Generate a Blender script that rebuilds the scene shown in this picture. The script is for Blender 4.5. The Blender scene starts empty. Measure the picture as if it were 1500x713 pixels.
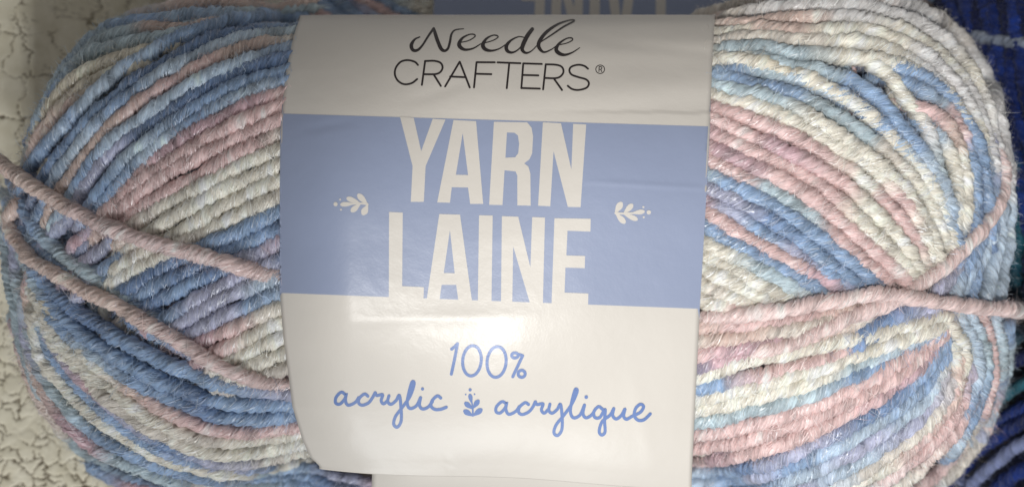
import bpy, bmesh, math, random
import numpy as np
from mathutils import Vector
from mathutils.bvhtree import BVHTree

random.seed(7)
rng = np.random.default_rng(11)
scene = bpy.context.scene
COL = scene.collection

# ------------------------------------------------------------------ camera
S = 0.00016            # metres covered by one photo pixel in the plane z = 0
D = 0.32               # camera height above that plane
cam_data = bpy.data.cameras.new('camera')
cam_data.sensor_width = 36.0
cam_data.lens = 36.0 * D / (1500 * S)
cam_data.clip_start = 0.01
cam_data.clip_end = 20.0
cam_data.dof.use_dof = True
cam_data.dof.focus_distance = D - 0.038
cam_data.dof.aperture_fstop = 15.0
cam = bpy.data.objects.new('camera', cam_data)
cam.location = (0, 0, D)
COL.objects.link(cam)
scene.camera = cam

# ------------------------------------------------------------------ light
world = bpy.data.worlds.new('World')
scene.world = world
world.use_nodes = True
bg = world.node_tree.nodes['Background']
bg.inputs['Color'].default_value = (1.0, 0.995, 0.98, 1)
bg.inputs['Strength'].default_value = 0.22


def area_light(name, loc, target, size, watts, color):
    ld = bpy.data.lights.new(name, 'AREA')
    ld.shape = 'RECTANGLE'
    ld.size, ld.size_y = size
    ld.energy = watts
    ld.color = color
    o = bpy.data.objects.new(name, ld)
    o.location = loc
    d = Vector(target) - Vector(loc)
    o.rotation_euler = d.to_track_quat('-Z', 'Y').to_euler()
    COL.objects.link(o)
    return o


area_light('window_light', (-0.06, -0.56, 0.46), (-0.02, -0.01, 0.0), (0.36, 0.24), 2.6, (0.95, 0.98, 1.0))
# added spotlight: pool on right and middle, soft rim imitates the camera holder's shadow
sd = bpy.data.lights.new('added_spotlight', 'SPOT')
sd.energy = 9.6
sd.color = (1.0, 0.985, 0.955)
sd.shadow_soft_size = 0.03
sd.spot_size = math.radians(20.0)
sd.spot_blend = 0.7
spot = bpy.data.objects.new('added_spotlight', sd)
spot.location = (-0.042, -0.118, 0.63)
spot.rotation_euler = (Vector((0.050, 0.006, 0.03)) - spot.location).to_track_quat('-Z', 'Y').to_euler()
COL.objects.link(spot)

scene.view_settings.view_transform = 'Standard'
scene.view_settings.look = 'None'
scene.view_settings.exposure = 0.12
scene.view_settings.gamma = 1.0
scene.render.engine = 'CYCLES'
scene.cycles.max_bounces = 6

# ------------------------------------------------------------------ helpers


def srgb(r, g, b):
    f = lambda c: (c / 255 / 12.92) if c / 255 <= 0.04045 else ((c / 255 + 0.055) / 1.055) ** 2.4
    return np.array([f(r), f(g), f(b)])


def px2w(px, py, z):
    k = S * (D - z) / D
    return (px - 750) * k, (356.5 - py) * k


def catmull(P, step):
    """dense Catmull-Rom curve through P (n, d), sampled about every `step` units"""
    P = np.asarray(P, float)
    if len(P) == 2:
        P = np.vstack([P[0], P.mean(0), P[1]])
    Q = np.vstack([2 * P[0] - P[1], P, 2 * P[-1] - P[-2]])
    out = []
    for i in range(1, len(Q) - 2):
        p0, p1, p2, p3 = Q[i - 1:i + 3]
        n = max(2, int(np.ceil(np.linalg.norm(p2[:2] - p1[:2]) / step)))
        t = (np.arange(n) / n)[:, None]
        out.append(0.5 * (2 * p1 + (p2 - p0) * t + (2 * p0 - 5 * p1 + 4 * p2 - p3) * t ** 2 + (3 * p1 - p0 - 3 * p2 + p3) * t ** 3))
    out.append(P[-1:])
    return np.vstack(out)


def resample(P, step):
    d = np.r_[0, np.cumsum(np.linalg.norm(np.diff(P, axis=0), axis=1))]
    n = max(4, int(d[-1] / step))
    t = np.linspace(0, d[-1], n)
    return np.stack([np.interp(t, d, P[:, k]) for k in range(P.shape[1])], 1)


def smooth1(a, w):
    if w < 2 or len(a) < 4:
        return a
    k = np.hanning(2 * w + 1)
    k /= k.sum()
    pad = np.pad(a, [(w, w)] + [(0, 0)] * (a.ndim - 1), mode='edge')
    if a.ndim == 1:
        return np.convolve(pad, k, 'valid')
    return np.stack([np.convolve(pad[:, j], k, 'valid') for j in range(a.shape[1])], 1)


def noise1(n, w, r=rng):
    a = r.normal(size=n + 4)
    a = smooth1(a, w)[:n]
    s = a.std()
    return a / s if s > 0 else a


def mesh_np(name, V, F, mats, attrs=None, smooth=True):
    """V (n,3), F (m,4) quads or (m,3) triangles -> mesh"""
    me = bpy.data.meshes.new(name)
    k = F.shape[1]
    me.vertices.add(len(V))
    me.vertices.foreach_set('co', np.ascontiguousarray(V, np.float32).ravel())
    me.loops.add(F.size)
    me.loops.foreach_set('vertex_index', np.ascontiguousarray(F, np.int32).ravel())
    me.polygons.add(len(F))
    me.polygons.foreach_set('loop_start', np.arange(0, F.size, k, dtype=np.int32))
    me.update(calc_edges=True)
    if smooth:
        me.polygons.foreach_set('use_smooth', np.ones(len(F), bool))
    for m in (mats if isinstance(mats, (list, tuple)) else [mats]):
        me.materials.append(m)
    for an, (typ, arr) in (attrs or {}).items():
        at = me.attributes.new(an, typ, 'POINT')
        key = 'color' if typ == 'FLOAT_COLOR' else ('vector' if typ == 'FLOAT_VECTOR' else 'value')
        at.data.foreach_set(key, np.ascontiguousarray(arr, np.float32).ravel())
    return me


def link(name, me, parent=None, **props):
    o = bpy.data.objects.new(name, me)
    COL.objects.link(o)
    if parent:
        o.parent = parent
    for k, v in props.items():
        o[k] = v
    return o


def vnoise(x, y, seed):
    """value noise on arrays"""
    xi, yi = np.floor(x).astype(int), np.floor(y).astype(int)
    fx, fy = x - xi, y - yi
    fx, fy = fx * fx * (3 - 2 * fx), fy * fy * (3 - 2 * fy)
    h = lambda a, b: np.modf(np.abs(np.sin(a * 127.1 + b * 311.7 + seed * 74.7) * 43758.5453))[0]
    return (h(xi, yi) * (1 - fx) + h(xi + 1, yi) * fx) * (1 - fy) + (h(xi, yi + 1) * (1 - fx) + h(xi + 1, yi + 1) * fx) * fy


# ------------------------------------------------------------------ materials
def new_mat(name):
    m = bpy.data.materials.new(name)
    m.use_nodes = True
    nt = m.node_tree
    return m, nt, nt.nodes['Principled BSDF']


def yarn_material(name, gloss):
    m, nt, p = new_mat(name)
    N, L = nt.nodes, nt.links
    col = N.new('ShaderNodeAttribute'); col.attribute_name = 'col'
    suv = N.new('ShaderNodeAttribute'); suv.attribute_name = 'suv'
    nz = N.new('ShaderNodeTexNoise'); nz.inputs['Scale'].default_value = 1.0; nz.inputs['Detail'].default_value = 3
    L.new(suv.outputs['Vector'], nz.inputs['Vector'])
    hs = N.new('ShaderNodeMapRange')
    hs.inputs['From Min'].default_value = 0.3; hs.inputs['From Max'].default_value = 0.7
    hs.inputs['To Min'].default_value = 0.80; hs.inputs['To Max'].default_value = 1.20
    L.new(nz.outputs['Fac'], hs.inputs['Value'])
    mul = N.new('ShaderNodeVectorMath'); mul.operation = 'SCALE'
    L.new(col.outputs['Color'], mul.inputs[0]); L.new(hs.outputs['Result'], mul.inputs['Scale'])
    L.new(mul.outputs['Vector'], p.inputs['Base Color'])
    bp = N.new('ShaderNodeBump'); bp.inputs['Strength'].default_value = 1.0; bp.inputs['Distance'].default_value = 0.0005
    L.new(nz.outputs['Fac'], bp.inputs['Height']); L.new(bp.outputs['Normal'], p.inputs['Normal'])
    p.inputs['Roughness'].default_value = 0.30
    p.inputs['Specular IOR Level'].default_value = gloss
    p.inputs['Sheen Weight'].default_value = 0.15
    p.inputs['Sheen Roughness'].default_value = 0.4
    p.inputs['Subsurface Weight'].default_value = 0.15
    p.inputs['Subsurface Radius'].default_value = (1.0, 0.9, 0.8)
    p.inputs['Subsurface Scale'].default_value = 0.0007
    return m


M_YARN = yarn_material('acrylic_yarn', 0.8)
M_NAVY = yarn_material('navy_yarn', 0.3)


def paper_material(name, rgb, rough=0.46):
    m, nt, p = new_mat(name)
    N, L = nt.nodes, nt.links
    tc = N.new('ShaderNodeTexCoord')
    n1 = N.new('ShaderNodeTexNoise'); n1.inputs['Scale'].default_value = 60; n1.inputs['Detail'].default_value = 5
    n2 = N.new('ShaderNodeTexNoise'); n2.inputs['Scale'].default_value = 2600; n2.inputs['Detail'].default_value = 2
    for n in (n1, n2):
        L.new(tc.outputs['Object'], n.inputs['Vector'])
    mr = N.new('ShaderNodeMapRange')
    mr.inputs['To Min'].default_value = 0.93; mr.inputs['To Max'].default_value = 1.05
    L.new(n1.outputs['Fac'], mr.inputs['Value'])
    sc = N.new('ShaderNodeVectorMath'); sc.operation = 'SCALE'
    sc.inputs[0].default_value = tuple(rgb)
    L.new(mr.outputs['Result'], sc.inputs['Scale']); L.new(sc.outputs['Vector'], p.inputs['Base Color'])
    bp = N.new('ShaderNodeBump'); bp.inputs['Strength'].default_value = 0.12; bp.inputs['Distance'].default_value = 0.0001
    L.new(n2.outputs['Fac'], bp.inputs['Height'])
    n3 = N.new('ShaderNodeTexNoise'); n3.inputs['Scale'].default_value = 240; n3.inputs['Detail'].default_value = 3
    L.new(tc.outputs['Object'], n3.inputs['Vector'])
    b0 = N.new('ShaderNodeBump'); b0.inputs['Strength'].default_value = 0.13; b0.inputs['Distance'].default_value = 0.0006
    L.new(n3.outputs['Fac'], b0.inputs['Height']); L.new(b0.outputs['Normal'], bp.inputs['Normal'])
    L.new(bp.outputs['Normal'], p.inputs['Normal'])
    p.inputs['Roughness'].default_value = rough
    p.inputs['Specular IOR Level'].default_value = 0.4
    p.inputs['Coat Weight'].default_value = 0.22
    p.inputs['Coat Roughness'].default_value = 0.24
    L.new(bp.outputs['Normal'], p.inputs['Coat Normal'])
    return m


PAPER = srgb(206, 200, 192)
M_PAPER = paper_material('coated_label_paper', PAPER)
M_BLUE = paper_material('printed_blue_ink', srgb(142, 152, 178))
M_INK = paper_material('printed_black_ink', srgb(38, 30, 30))
M_INKBLUE = paper_material('printed_script_blue_ink', srgb(96, 121, 174))


def crackle_material():
    m, nt, p = new_mat('crackled_cream_paint')
    N, L = nt.nodes, nt.links
    at = N.new('ShaderNodeAttribute'); at.attribute_name = 'crack'
    tc = N.new('ShaderNodeTexCoord')
    nz = N.new('ShaderNodeTexNoise'); nz.inputs['Scale'].default_value = 220; nz.inputs['Detail'].default_value = 5
    L.new(tc.outputs['Object'], nz.inputs['Vector'])
    cr = N.new('ShaderNodeValToRGB')
    cr.color_ramp.elements[0].position = 0.3; cr.color_ramp.elements[0].color = (*srgb(220, 211, 186), 1)
    cr.color_ramp.elements[1].position = 0.7; cr.color_ramp.elements[1].color = (*srgb(238, 230, 208), 1)
    L.new(nz.outputs['Fac'], cr.inputs['Fac'])
    mx = N.new('ShaderNodeMix'); mx.data_type = 'RGBA'
    mx.inputs['B'].default_value = (*srgb(104, 90, 70), 1)
    L.new(at.outputs['Fac'], mx.inputs['Factor']); L.new(cr.outputs['Color'], mx.inputs['A'])
    L.new(mx.outputs['Result'], p.inputs['Base Color'])
    bp = N.new('ShaderNodeBump'); bp.inputs['Strength'].default_value = 0.3; bp.inputs['Distance'].default_value = 0.0003
    L.new(nz.outputs['Fac'], bp.inputs['Height']); L.new(bp.outputs['Normal'], p.inputs['Normal'])
    p.inputs['Roughness'].default_value = 0.6
    return m


def wood_material():
    m, nt, p = new_mat('dark_raw_wood')
    N, L = nt.nodes, nt.links
    tc = N.new('ShaderNodeTexCoord')
    mp = N.new('ShaderNodeMapping'); mp.inputs['Scale'].default_value = (12, 160, 160)
    nz = N.new('ShaderNodeTexNoise'); nz.inputs['Scale'].default_value = 3; nz.inputs['Detail'].default_value = 6
    L.new(tc.outputs['Object'], mp.inputs['Vector']); L.new(mp.outputs['Vector'], nz.inputs['Vector'])
    cr = N.new('ShaderNodeValToRGB')
    cr.color_ramp.elements[0].color = (0.02, 0.014, 0.01, 1); cr.color_ramp.elements[1].color = (0.07, 0.05, 0.035, 1)
    L.new(nz.outputs['Fac'], cr.inputs['Fac']); L.new(cr.outputs['Color'], p.inputs['Base Color'])
    p.inputs['Roughness'].default_value = 0.8
    return m


M_CRACK = crackle_material()
M_WOOD = wood_material()

# ------------------------------------------------------------------ crate
crate = bpy.data.objects.new('wooden_crate', None)
COL.objects.link(crate)
crate.location = (-0.14, 0, -0.172)
crate['label'] = 'wooden crate with crackled cream paint on the rim that the yarn leans over'
crate['category'] = 'crate'


def crackle_board():
    zt = -0.034
    x1, _ = px2w(215, 0, zt)
    x0 = x1 - 0.048
    y0, y1 = -0.088, 0.088
    st = 0.00030
    xs = np.arange(x0, x1 + st / 2, st)
    ys = np.arange(y0, y1, st)
    X, Y = np.meshgrid(xs, ys)
    # crackle cells: large and long towards the far end, small towards the near end
    px, py = 750 + X / S * D / (D - zt), 356.5 - Y / S * D / (D - zt)
    wx = px + 16 * (vnoise(px / 15, py / 15, 1) - .5) + 6 * (vnoise(px / 5, py / 5, 2) - .5)
    wy = py + 16 * (vnoise(px / 15, py / 15, 3) - .5) + 6 * (vnoise(px / 5, py / 5, 4) - .5)

    def vor(cx, cy, seed):
        u, v = wx / cx, wy / cy
        ui, vi = np.floor(u), np.floor(v)
        d1 = np.full(u.shape, 9.0); d2 = d1.copy()
        for i in (-1, 0, 1):
            for j in (-1, 0, 1):
                a, b = ui + i, vi + j
                hx = np.modf(np.abs(np.sin(a * 12.9898 + b * 78.233 + seed) * 43758.5453))[0]
                hy = np.modf(np.abs(np.sin(a * 39.346 + b * 11.135 + seed) * 24634.6345))[0]
                d = np.hypot(a + .1 + .8 * hx - u, b + .1 + .8 * hy - v)
                d2 = np.where(d < d1, d1, np.minimum(d2, d)); d1 = np.minimum(d, d1)
        return d2 - d1
    near = 1 / (1 + np.exp(-(py - 400) / 40))
    e_small = vor(23, 21, 1.3) * 21
    e_large = vor(30, 60, 5.1) * 36
    fine = vor(13, 14, 9.7) * 13
    e = e_large * (1 - near) + e_small * near
    wid = 0.6 + 1.3 * vnoise(px / 40, py / 40, 8) + .9 * vnoise(px / 9, py / 9, 12)
    c = np.clip(1.25 - e / wid, 0, 1)
    c *= np.clip((vnoise(px / 24, py / 24, 6) - .22) * 5, 0, 1)
    cf = np.clip(1.0 - fine / 1.3, 0, 1) * np.clip((vnoise(px / 33, py / 33, 16) - .5) * 4, 0, 1) * .7
    c = np.maximum(c, cf)
    h = zt - 0.00045 * c + 0.00035 * (vnoise(px / 26, py / 26, 20) - .5) + .0010 * (vnoise(px / 120, py / 160, 21) - .5)
    h += 0.00022 * np.clip(np.minimum(e, 9) / 9, 0, 1)              # flakes cup up at the crack
    lip = np.interp(py, [-200, 0, 260, 400, 470, 530, 600, 1000], [24, 26, 30, 52, 96, 134, 146, 150])
    over = np.maximum(0, px - lip) * S
    h -= np.where(over < .003, over ** 2 / .003 * .8, .0024 + (over - .003) * 3.2)
    V = np.stack([X, Y, h], -1).reshape(-1, 3)
    ny, nx = X.shape
    idx = np.arange(nx * ny).reshape(ny, nx)
    F = np.stack([idx[:-1, :-1], idx[:-1, 1:], idx[1:, 1:], idx[1:, :-1]], -1).reshape(-1, 4)
    # closed skirt down to the crate floor
    crack = c.reshape(-1)
    zb = -0.170
    base = len(V)
    ring = np.r_[idx[0, :], idx[1:, -1], idx[-1, -2::-1], idx[-2:0:-1, 0]]
    V2 = V[ring].copy(); V2[:, 2] = zb
    r2 = base + np.arange(len(ring))
    nx_ = np.roll(np.arange(len(ring)), -1)
    F2 = np.stack([ring, r2, r2[nx_], ring[nx_]], -1)
    V = np.vstack([V, V2]); crack = np.r_[crack, np.zeros(len(ring))]
    F = np.vstack([F, F2])
    me = mesh_np('side_board', V, F, M_CRACK, {'crack': ('FLOAT', crack)})
    o = link('side_board', me, crate)
    o.matrix_parent_inverse = crate.matrix_world.inverted()
    o.location = -Vector(crate.location)
    return o


def crate_floor():
    bm = bmesh.new()
    o_all = []
    for k in range(6):
        y = -0.18 + k * 0.062
        bmesh.ops.create_cube(bm, size=1.0)
        bmesh.ops.scale(bm, vec=(0.50, 0.060, 0.010), verts=bm.verts)
        bmesh.ops.bevel(bm, geom=bm.edges[:], offset=0.001, segments=1, affect='EDGES')
        bmesh.ops.translate(bm, vec=(0.10, y, -0.1765), verts=bm.verts)
        me = bpy.data.meshes.new('floor_board'); bm.to_mesh(me); bm.clear()
        me.materials.append(M_WOOD)
        o = link('floor_board', me, crate)
        o.location = -Vector(crate.location)
    bm.free()


crackle_board()
crate_floor()

# ------------------------------------------------------------------ yarn
PAL = {
    'B': srgb(149, 175, 208), 'L': srgb(190, 207, 224), 'C': srgb(244, 237, 222), 'P': srgb(232, 199, 196),
    'T': srgb(186, 203, 211), 'V': srgb(184, 186, 210), 'D': srgb(118, 143, 181), 'M': srgb(203, 171, 178),
    'G': srgb(226, 217, 206), 'N': srgb(224, 199, 188), 'W': srgb(235, 232, 231), 'Y': srgb(230, 220, 200),
    'Q': srgb(238, 211, 207), 'R': srgb(233, 208, 197),
    # the neighbouring navy ball
    'n': srgb(12, 25, 74), 'b': srgb(24, 50, 122), 't': srgb(28, 92, 108), 'k': srgb(12, 16, 38), 'g': srgb(150, 160, 178), 'l': srgb(140, 150, 190),
}
R0 = 10.4 * S
SUN_OUT = np.array([0, 0, 1.0])


def colour_along(code, n):
    keys = np.array([PAL[c] for c in code])
    if len(keys) == 1:
        c = np.repeat(keys, n, 0)
    else:
        t = np.linspace(0, len(keys) - 1, n) + 0.12 * noise1(n, 8)
        t = np.clip(t, 0, len(keys) - 1)
        i = np.minimum(t.astype(int), len(keys) - 2)
        f = t - i
        f = np.clip((f - .5) * 1.6 + .5, 0, 1)[:, None]
        c = keys[i] * (1 - f) + keys[i + 1] * f
    return c * (1 + 0.05 * noise1(n, 6)[:, None] + 0.07 * noise1(n, 3)[:, None])


def strand_mesh(P, code, R, up, K=16, step=0.00046, fib=1.75, lobes=4, pitch=4.2, mat=M_YARN, fly=0.32, taper=True):
    """one plied strand along P (n,3): twisted lobed body plus its own loose fibres"""
    P = resample(P, step)
    n = len(P)
    P = P + np.stack([noise1(n, 9), noise1(n, 9), noise1(n, 9)], 1) * R * 0.07
    T = np.gradient(P, axis=0); T /= np.linalg.norm(T, axis=1)[:, None]
    U = np.asarray(up(P)); U = U - (U * T).sum(1)[:, None] * T
    U /= np.linalg.norm(U, axis=1)[:, None] + 1e-9
    Bv = np.cross(T, U)
    seg = np.r_[0, np.cumsum(np.linalg.norm(np.diff(P, axis=0), axis=1))]
    ph0 = rng.uniform(0, 6.28)
    phi = ph0 - 2 * np.pi * seg / (pitch * R) + 0.55 * noise1(n, 9)
    rad = R * (1 + 0.06 * noise1(n, 5))
    if taper:
        e = np.minimum(np.arange(n), np.arange(n)[::-1])
        rad = rad * np.clip(0.25 + e / 4.0, 0, 1)
    k = np.arange(K)
    th = 2 * np.pi * k[None] / K + phi[:, None]
    lob = 0.79 + 0.21 * np.abs(np.cos(lobes / 2 * (2 * np.pi * k / K)))[None] ** 0.75
    plyvar = 1 + 0.075 * np.stack([noise1(n, 3) for _ in range(lobes)], 1)[:, (k * lobes // K) % lobes]
    r = rad[:, None] * lob * plyvar
    ct, st_ = np.cos(th)[..., None], np.sin(th)[..., None]
    V = P[:, None] + r[..., None] * (ct * U[:, None] + st_ * Bv[:, None])
    col = colour_along(code, n)
    plycol = 1 + 0.15 * np.stack([noise1(n, 6) for _ in range(lobes)], 1)[:, (k * lobes // K) % lobes]
    vc = np.clip(col[:, None] * plycol[..., None], 0, 0.95)
    a = 2 * np.pi * k / K
    off = rng.uniform(0, 50)
    suv = np.stack([np.repeat((seg / R * 1.5 + off)[:, None], K, 1), np.repeat(6.5 * np.cos(a)[None], n, 0), np.repeat(6.5 * np.sin(a)[None], n, 0)], -1)
    idx = np.arange(n * K).reshape(n, K)
    F = np.stack([idx[:-1], idx[1:], np.roll(idx[1:], -1, 1), np.roll(idx[:-1], -1, 1)], -1).reshape(-1, 4)
    V = V.reshape(-1, 3); vc = vc.reshape(-1, 3); suv = suv.reshape(-1, 3)
    # fibres: short ribbons that follow the twist, and finer curly ones that stand off the strand
    for loose, m in ((False, 4), (True, 6)):
        nf = int(seg[-1] / S * fib * (fly if loose else 1 - fly))
        if nf < 1:
            continue
        t = np.linspace(0, 1, m)[None]
        col1 = lambda lo, hi: rng.uniform(lo, hi, nf)[:, None]
        i0 = rng.integers(0, n, nf)
        sgn = np.where(rng.random(nf) < .5, 1, -1)[:, None]
        Lf = (col1(1.2, 4.0) * np.where(rng.random(nf) < .10, 1.9, 1.0)[:, None] if loose else col1(.6, 2.0)) * R
        tw = col1(-1.2, 1.4) if loose else col1(.3, 1.4)
        s = seg[i0][:, None] + sgn * Lf * t * (col1(.2, .8) if loose else 1)
        ii = np.clip(np.interp(s, seg, np.arange(n)), 0, n - 1).astype(int)
        ang = col1(0, 2 * np.pi) - sgn * t * Lf * 2 * np.pi / (pitch * R) * tw
        if loose:
            rr = rad[ii] * (.93 + col1(.15, 1.1) * Lf / (3 * R) * t ** .8)
        else:
            rr = rad[ii] * (.93 + col1(.02, .20) * np.sin(np.pi * np.clip(t * .85 + .08, 0, 1)))
        rd = np.cos(ang)[..., None] * U[ii] + np.sin(ang)[..., None] * Bv[ii]
        C = P[ii] + (s - seg[ii])[..., None] * T[ii] + rr[..., None] * rd
        if loose:
            for ax in range(3):
                C[..., ax] += R * t * (.75 * col1(.2, 1) * np.sin(t * col1(3, 11) + col1(0, 6.28)) + .25 * np.sin(t * col1(10, 17) + col1(0, 6.28)))
        dv = np.gradient(C, axis=1); dv /= np.linalg.norm(dv, axis=2)[..., None] + 1e-12
        side = np.cross(dv, rd); side /= np.linalg.norm(side, axis=2)[..., None] + 1e-12
        w = col1(.018, .046) * R * (.68 if loose else 1.3) * (1 - .75 * t)
        FV = np.stack([C + side * w[..., None], C - side * w[..., None]], 2).reshape(-1, 3)
        fidx = np.arange(nf * m * 2).reshape(nf, m, 2) + len(V)
        FF = np.stack([fidx[:, :-1, 0], fidx[:, 1:, 0], fidx[:, 1:, 1], fidx[:, :-1, 1]], -1).reshape(-1, 4)
        mixw = rng.random(nf)[:, None] ** 2 * .55
        fc = np.repeat(np.clip(col[i0] * rng.uniform(.85, 1.4, nf)[:, None] * (1 - mixw) + mixw * .82 * (mat is M_YARN), 0, .95), m * 2, 0)
        fs = np.repeat(rng.uniform(0, 40, (nf, 3)), m * 2, 0)
        V = np.vstack([V, FV]); vc = np.vstack([vc, fc]); suv = np.vstack([suv, fs]); F = np.vstack([F, FF])
    c4 = np.hstack([vc, np.ones((len(vc), 1))])
    return mesh_np('strand', V, F, mat, {'col': ('FLOAT_COLOR', c4), 'suv': ('FLOAT_VECTOR', suv)})


class Body:
    """soft barrel-shaped ball; all lengths in metres, local centre c"""
    def __init__(s, c, a, H, bfun, p=3.0, q=3.2):
        s.c, s.a, s.H, s.bfun, s.p, s.q = np.array(c, float), a, H, bfun, p, q

    def z(s, x, y, lift):
        x, y = x - s.c[0], y - s.c[1]
        b = s.bfun(x) + lift
        t = 1 - np.abs(x / (s.a + lift)) ** s.p - np.abs(y / b) ** s.q
        return s.c[2] + (s.H + lift) * np.where(t > 0, np.sqrt(np.abs(t)), -np.minimum(0.45, np.sqrt(np.abs(t))))

    def drape(s, pts, lift):
        """pts (n,2) photo pixels, lift (n,) -> points on the body's upper side"""
        z = np.full(len(pts), s.c[2] + s.H * .6)
        for _ in range(30):
            x, y = px2w(pts[:, 0], pts[:, 1], z)
            z = .5 * z + .5 * s.z(x, y, lift)
        z = smooth1(z, 6)
        x, y = px2w(pts[:, 0], pts[:, 1], z)
        return np.stack([x, y, z], 1)

    def up(s, P):
        d = P - s.c
        b = s.bfun(d[:, 0])
        g = np.stack([np.sign(d[:, 0]) * np.abs(d[:, 0] / s.a) ** (s.p - 1) / s.a, np.sign(d[:, 1]) * np.abs(d[:, 1] / b) ** (s.q - 1) / b, 2 * d[:, 2] / s.H ** 2 * .5], 1)
        return g / (np.linalg.norm(g, axis=1)[:, None] + 1e-9)

    def loop(s, nrm, shrink, jit):
        """closed winding round the body in the plane with unit normal nrm (normalised space)"""
        nrm = np.array(nrm) / np.linalg.norm(nrm)
        e1 = np.cross(nrm, [0, 0, 1.0]); e1 /= np.linalg.norm(e1)
        e2 = np.cross(nrm, e1)
        f = np.linspace(0, 2 * np.pi, 160)
        d = np.cos(f)[:, None] * e1 + np.sin(f)[:, None] * e2 + nrm * jit * np.sin(f + jit * 40)[:, None]
        lo, hi = np.zeros(len(f)), np.full(len(f), 1.5)
        x_ = d[:, 0] * s.a
        bb = s.bfun(x_)
        for _ in range(24):
            m = .5 * (lo + hi)
            val = np.abs(m * d[:, 0]) ** s.p + np.abs(m * d[:, 1] * s.bfun(0 * x_ + m * x_) / s.bfun(m * x_)) ** s.q + (m * d[:, 2]) ** 2
            lo, hi = np.where(val < 1, m, lo), np.where(val < 1, hi, m)
        P = lo[:, None] * d
        return s.c + np.stack([P[:, 0] * (s.a - shrink), P[:, 1] * (s.bfun(P[:, 0] * s.a) - shrink), P[:, 2] * (s.H - shrink)], 1)


def sstep(x, a, b):
    t = np.clip((x - a) / (b - a), 0, 1)
    return t * t * (3 - 2 * t)


def b_main(x):
    x = np.asarray(x, float)
    lobe = sstep(np.abs(x), 250 * S, 520 * S)
    out = np.where(x > 0, 430, 388)
    return S * (318 + (out - 318) * lobe) 


BALL = Body((-6 * S, 3 * S, 0), 727 * S, 0.040, b_main)

# strands traced one by one: (points in photo pixels, colours along it, lift in strand radii, radius factor)
UPPER_LEFT_DEEP = [
    ([(440, 5), (400, 15), (340, 6), (286, 6), (230, 14), (180, 32), (130, 70)], 'NNTT', -.6, 1.0),
    ([(440, 14), (370, 22), (303, 22), (235, 30), (168, 40), (120, 72), (85, 120)], 'TTBT', -.3, 1.05),
    ([(330, 34), (266, 42), (209, 43), (158, 57), (110, 95), (75, 145)], 'NNTB', -.4, 1.0),
    ([(300, 48), (236, 57), (185, 64), (115, 90), (78, 140), (50, 200)], 'TTTB', -.3, 1.1),
    ([(262, 62), (220, 76), (182, 86), (135, 100), (98, 128), (62, 178), (42, 240)], 'YYYT', -.3, 1.1),
    ([(200, 98), (160, 111), (135, 122), (108, 140), (80, 172), (52, 220), (32, 280)], 'YYNT', -.3, 1.1),
    ([(150, 126), (120, 142), (94, 163), (67, 200), (40, 250), (22, 310)], 'YNNT', -.3, 1.0),
]
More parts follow.
